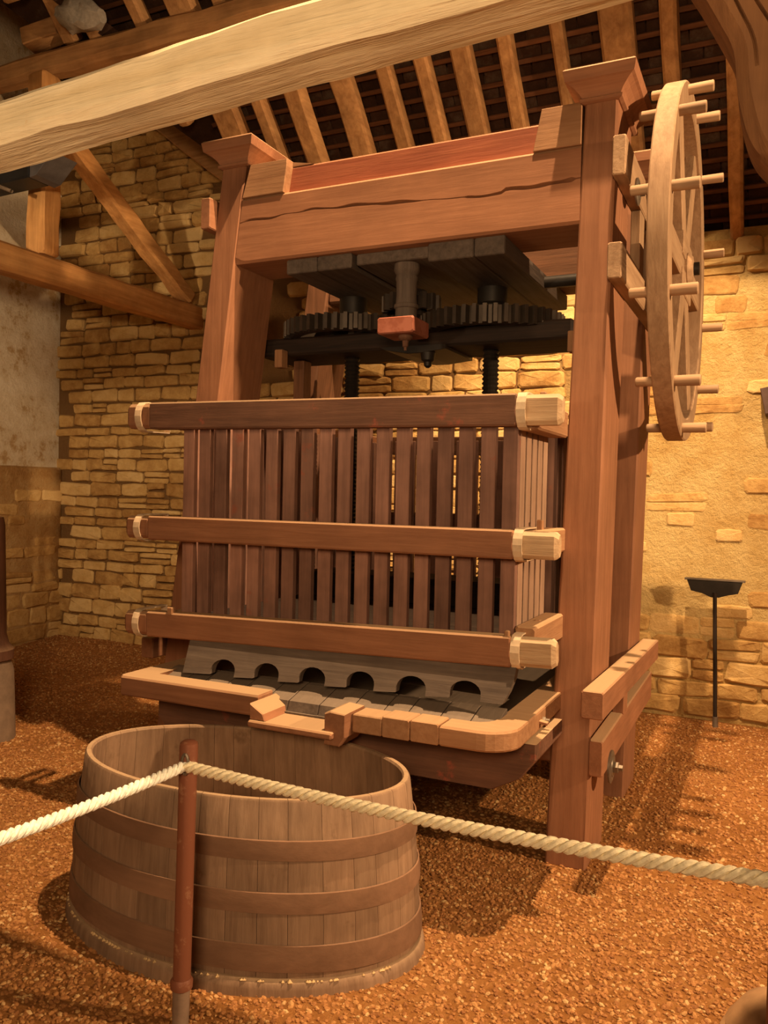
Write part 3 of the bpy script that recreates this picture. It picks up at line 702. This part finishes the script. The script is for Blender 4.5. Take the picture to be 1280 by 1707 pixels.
# ------------------------------------------------------------------ oval vat
vat = thing('vat', 'low oval wooden vat with iron hoops standing before the press', 'vat', (-1.79, 2.58, 0))
VC = Vector((-1.79, 2.58)); VROT = math.radians(4)
def oval(t, z, off=0.0):
    k = 1-z/.6; a = .655+.045*k+off; b = .387+.038*k+off
    x, y = a*math.cos(t), b*math.sin(t)
    return Vector((VC.x+x*math.cos(VROT)-y*math.sin(VROT), VC.y+x*math.sin(VROT)+y*math.cos(VROT), z))
NST = 34; ts = []
acc = [0]; M_ = 720
for i in range(M_):
    acc.append(acc[-1]+(oval(2*PI*(i+1)/M_, 0)-oval(2*PI*i/M_, 0)).length)
ws = [rnd.uniform(.75, 1.3) for _ in range(NST)]; tot = sum(ws); cum = 0; cuts = [0]
for w in ws: cum += w/tot*acc[-1]; cuts.append(cum)
def tat(sv):
    import bisect
    i = min(M_-1, max(0, bisect.bisect_right(acc, sv)-1)); return 2*PI*(i+(sv-acc[i])/max(1e-9, acc[i+1]-acc[i]))/M_
for k in range(NST):
    a = tat(cuts[k]+.0007); b = tat(cuts[k+1]-.0007); n = 4; R = []
    for j in range(n+1):
        t = a+(b-a)*j/n; e = .0012 if j in (0, n) else 0
        R.append([oval(t, 0.0, -e), oval(t, .2, .012-e), oval(t, .4, .010-e), oval(t, .592, -e), oval(t, .60, -.006), oval(t, .60, -.022), oval(t, .592, -.028), oval(t, .3, -.02), oval(t, 0.0, -.03)])
    mb = MB(); mb.rings(R); mk('stave', mb, W_stave('z'), vat, True)
for z0, z1, off in ((.412, .478, .0115), (.246, .314, .013), (.062, .148, .010)):
    R = []; n = 96
    for i in range(n):
        t = 2*PI*i/n
        R.append([oval(t, z0, off), oval(t, z1, off), oval(t, z1-.002, off+.005), oval(t, (z0+z1)/2, off+.007), oval(t, z0+.002, off+.005)])
    mb = MB(); mb.rings(R, closed=True); mk('hoop', mb, W_hoop('x'), vat, True)
mb = MB(); mb.prism([tuple(oval(2*PI*i/60, .1, -.012).xy) for i in range(60)], .075, .10, 'z'); mk('vat_bottom', mb, W_stave('x'), vat)
R = []
for i in range(96):
    t = 2*PI*i/96; w = .004*noise.noise(Vector((math.cos(t)*3, math.sin(t)*3, 2)))
    R.append([oval(t, -.02, .002), oval(t, -.02, .022), oval(t, .012+w, .021), oval(t, .030+w, .018), oval(t, .04+w, .008), oval(t, .04, .0)])
mb = MB(); mb.rings(R, closed=True); mk('foot_rim', mb, W_stave('z'), vat, True)

# gravel grains lying on the foot rim
mb = MB()
for k in range(70):
    t = rnd.uniform(PI*1.12, PI*1.9); c = oval(t, .036, .014); r = rnd.uniform(.004, .010)
    q = [Vector((rnd.uniform(.7, 1.2)*r*x, rnd.uniform(.7, 1.2)*r*y, rnd.uniform(.5, 1)*r*z)) for x, y, z in ((1, 0, 0), (-1, 0, 0), (0, 1, 0), (0, -1, 0), (0, 0, 1), (0, 0, -1))]
    mb.add([c+v for v in q], [(0, 2, 4), (2, 1, 4), (1, 3, 4), (3, 0, 4), (2, 0, 5), (1, 2, 5), (3, 1, 5), (0, 3, 5)])
o = mk('gravel_grain', mb, plain('grain', (.52, .35, .17)), vat); o['kind'] = 'stuff'

# ------------------------------------------------------------------ rope barrier
def rope_mesh(path_fn, L, r, pitch, n=6, side=7):
    mb = MB(); steps = int(L/pitch*9)
    for s_ in range(3):
        pts = []
        for i in range(steps+1):
            t = i/steps; p = path_fn(t); q = path_fn(min(1, t+.002)); q0 = path_fn(max(0, t-.002)); d = (q-q0).normalized()
            u = d.cross(Vector((0, 0, 1))).normalized(); w = u.cross(d); a = 2*PI*t*L/pitch + 2*PI*s_/3
            pts.append(p+(u*math.cos(a)+w*math.sin(a))*r*.62)
        mb.tube(pts, r*.50, side)
    return mb
stk = thing('barrier_stake', 'rusty red iron stake holding both ropes in front of the oval vat', 'stake', (-1.58, 1.98, 0))
mb = MB(); mb.lathe([(.115, .0265), (.60, .0265), (.835, .0275), (.846, .026), (.852, .018), (.853, .002)], (-1.58, 1.98, 0), (.018, 0, 1), 20); mk('shaft', mb, M_stake, stk, True)
mb = MB(); mb.lathe([(.10, .026), (.105, .033), (.125, .034), (.135, .028)], (-1.58, 1.98, 0), (.018, 0, 1), 20); mk('collar', mb, M_stake, stk, True)
mb = MB(); mb.lathe([(-.05, .024), (.105, .0265)], (-1.58, 1.98, 0), (.018, 0, 1), 16); mk('foot', mb, M_stakefoot, stk, True)
EY = Vector((-1.553, 1.952, .792))
mb = MB(); mb.tube([EY+Vector((.004, .0, .034*1.0)) + Vector((0, 0, 0)) if False else EY+Vector((.012*math.cos(a), -.004, .030*math.sin(a))) for a in [2*PI*i/14 for i in range(14)]], .0045, 6, True); mk('eyelet', mb, M_metal, stk, True)
A = EY+Vector((.004, -.002, -.006)); B = Vector((.015, 1.93, .800))
def right_rope(t): p = A.lerp(B, t); p.z -= .018*4*t*(1-t); return p
tag(mk('rope', rope_mesh(right_rope, (B-A).length, .0165, .078), M_ropet, None, True, loc=A), 'long tan twisted rope running from the stake to the right edge', 'rope')
A2 = EY+Vector((-.004, -.002, -.006)); B2 = Vector((-1.66, 1.20, .77))
def left_rope(t): p = A2.lerp(B2, t); p.z -= .01*4*t*(1-t); return p
tag(mk('rope', rope_mesh(left_rope, (B2-A2).length, .0155, .06), M_ropew, None, True, loc=A2), 'short white rope running from the stake to the left edge', 'rope')
mb = MB(); mb.lathe([(-.05, .027), (.84, .027), (.85, .022), (.853, .002)], (.035, 1.955, 0), (0, 0, 1), 18)
tag(mk('barrier_stake', mb, M_stake, None, True, loc=(.035, 1.955, 0)), 'dark iron stake at the right edge where the tan rope ends', 'stake')

# ------------------------------------------------------------------ rake against the wall, box on the wall, edge objects
rk = thing('scraper', 'long-handled iron scraper leaning upside down on the right stone wall', 'tool', (-.36, 6.32, 0))
mb = MB(); mb.cyl((-.358, 6.31, -.01), (-.385, 6.30, .95), .014, .014, 12); mk('handle', mb, W_dark('z'), rk, True)
mb = MB(); mb.cyl((-.357, 6.31, -.01), (-.359, 6.31, .07), .021, .019, 12); mk('ferrule', mb, M_metal, rk, True)
mb = MB(); mb.prism([(-.575, 1.035), (-.205, 1.035), (-.235, .95), (-.30, .935), (-.36, .915), (-.41, .915), (-.47, .94), (-.545, .955)], 6.30, 6.325, 'y', .003); mk('blade', mb, M_iron, rk)
mb = MB(); mb.prism([(-.59, 1.045), (-.19, 1.045), (-.19, 1.03), (-.59, 1.03)], 6.30, 6.36, 'y', .003); mk('lip', mb, M_metal, rk)
mb = MB(); mb.bar((-.13, 6.44, 2.26), (-.05, 6.44, 2.40), .02, .1, .004, upv=(0, 1, 0))
wb = MB(); wb.prism([(-.135, 2.385), (.02, 2.42), (.05, 2.22), (-.098, 2.205)], 6.33, 6.50, 'y', .006)
tag(mk('wall_box', wb, plain('box_dark', (.09, .055, .045), .5), None, loc=(-.05, 6.4, 2.3)), 'small dark box fixed to the lit wall at the right edge', 'box')
ep = thing('edge_post', 'round weathered wooden post on grey foot at the left edge', 'post', (-4.50, 3.68, 0))
mb = MB(); mb.lathe([(-.03, .165), (.3, .155), (.43, .15), (.49, .13), (.50, .10)], (-4.50, 3.68, 0), (0, 0, 1), 24); mk('foot', mb, M_greystone, ep, True)
mb = MB(); mb.lathe([(.47, .10), (.50, .145), (.56, .15), (.60, .12), (.66, .105), (1.35, .09), (1.40, .08), (1.42, .02)], (-4.50, 3.68, 0), (0, 0, 1), 20); mk('shaft', mb, W_red('z'), ep, True)
mb = MB(); mb.lathe([(-.03, .175), (.10, .175), (.24, .165), (.29, .15), (.30, .135), (.315, .138), (.37, .10), (.40, .05), (.405, .002)], (.055, 2.22, 0), (0, 0, 1), 28)
tag(mk('guard_stone', mb, M_stoneguard, None, True, loc=(.055, 2.22, 0)), 'rounded tan guard stone in the bottom right corner', 'stone')
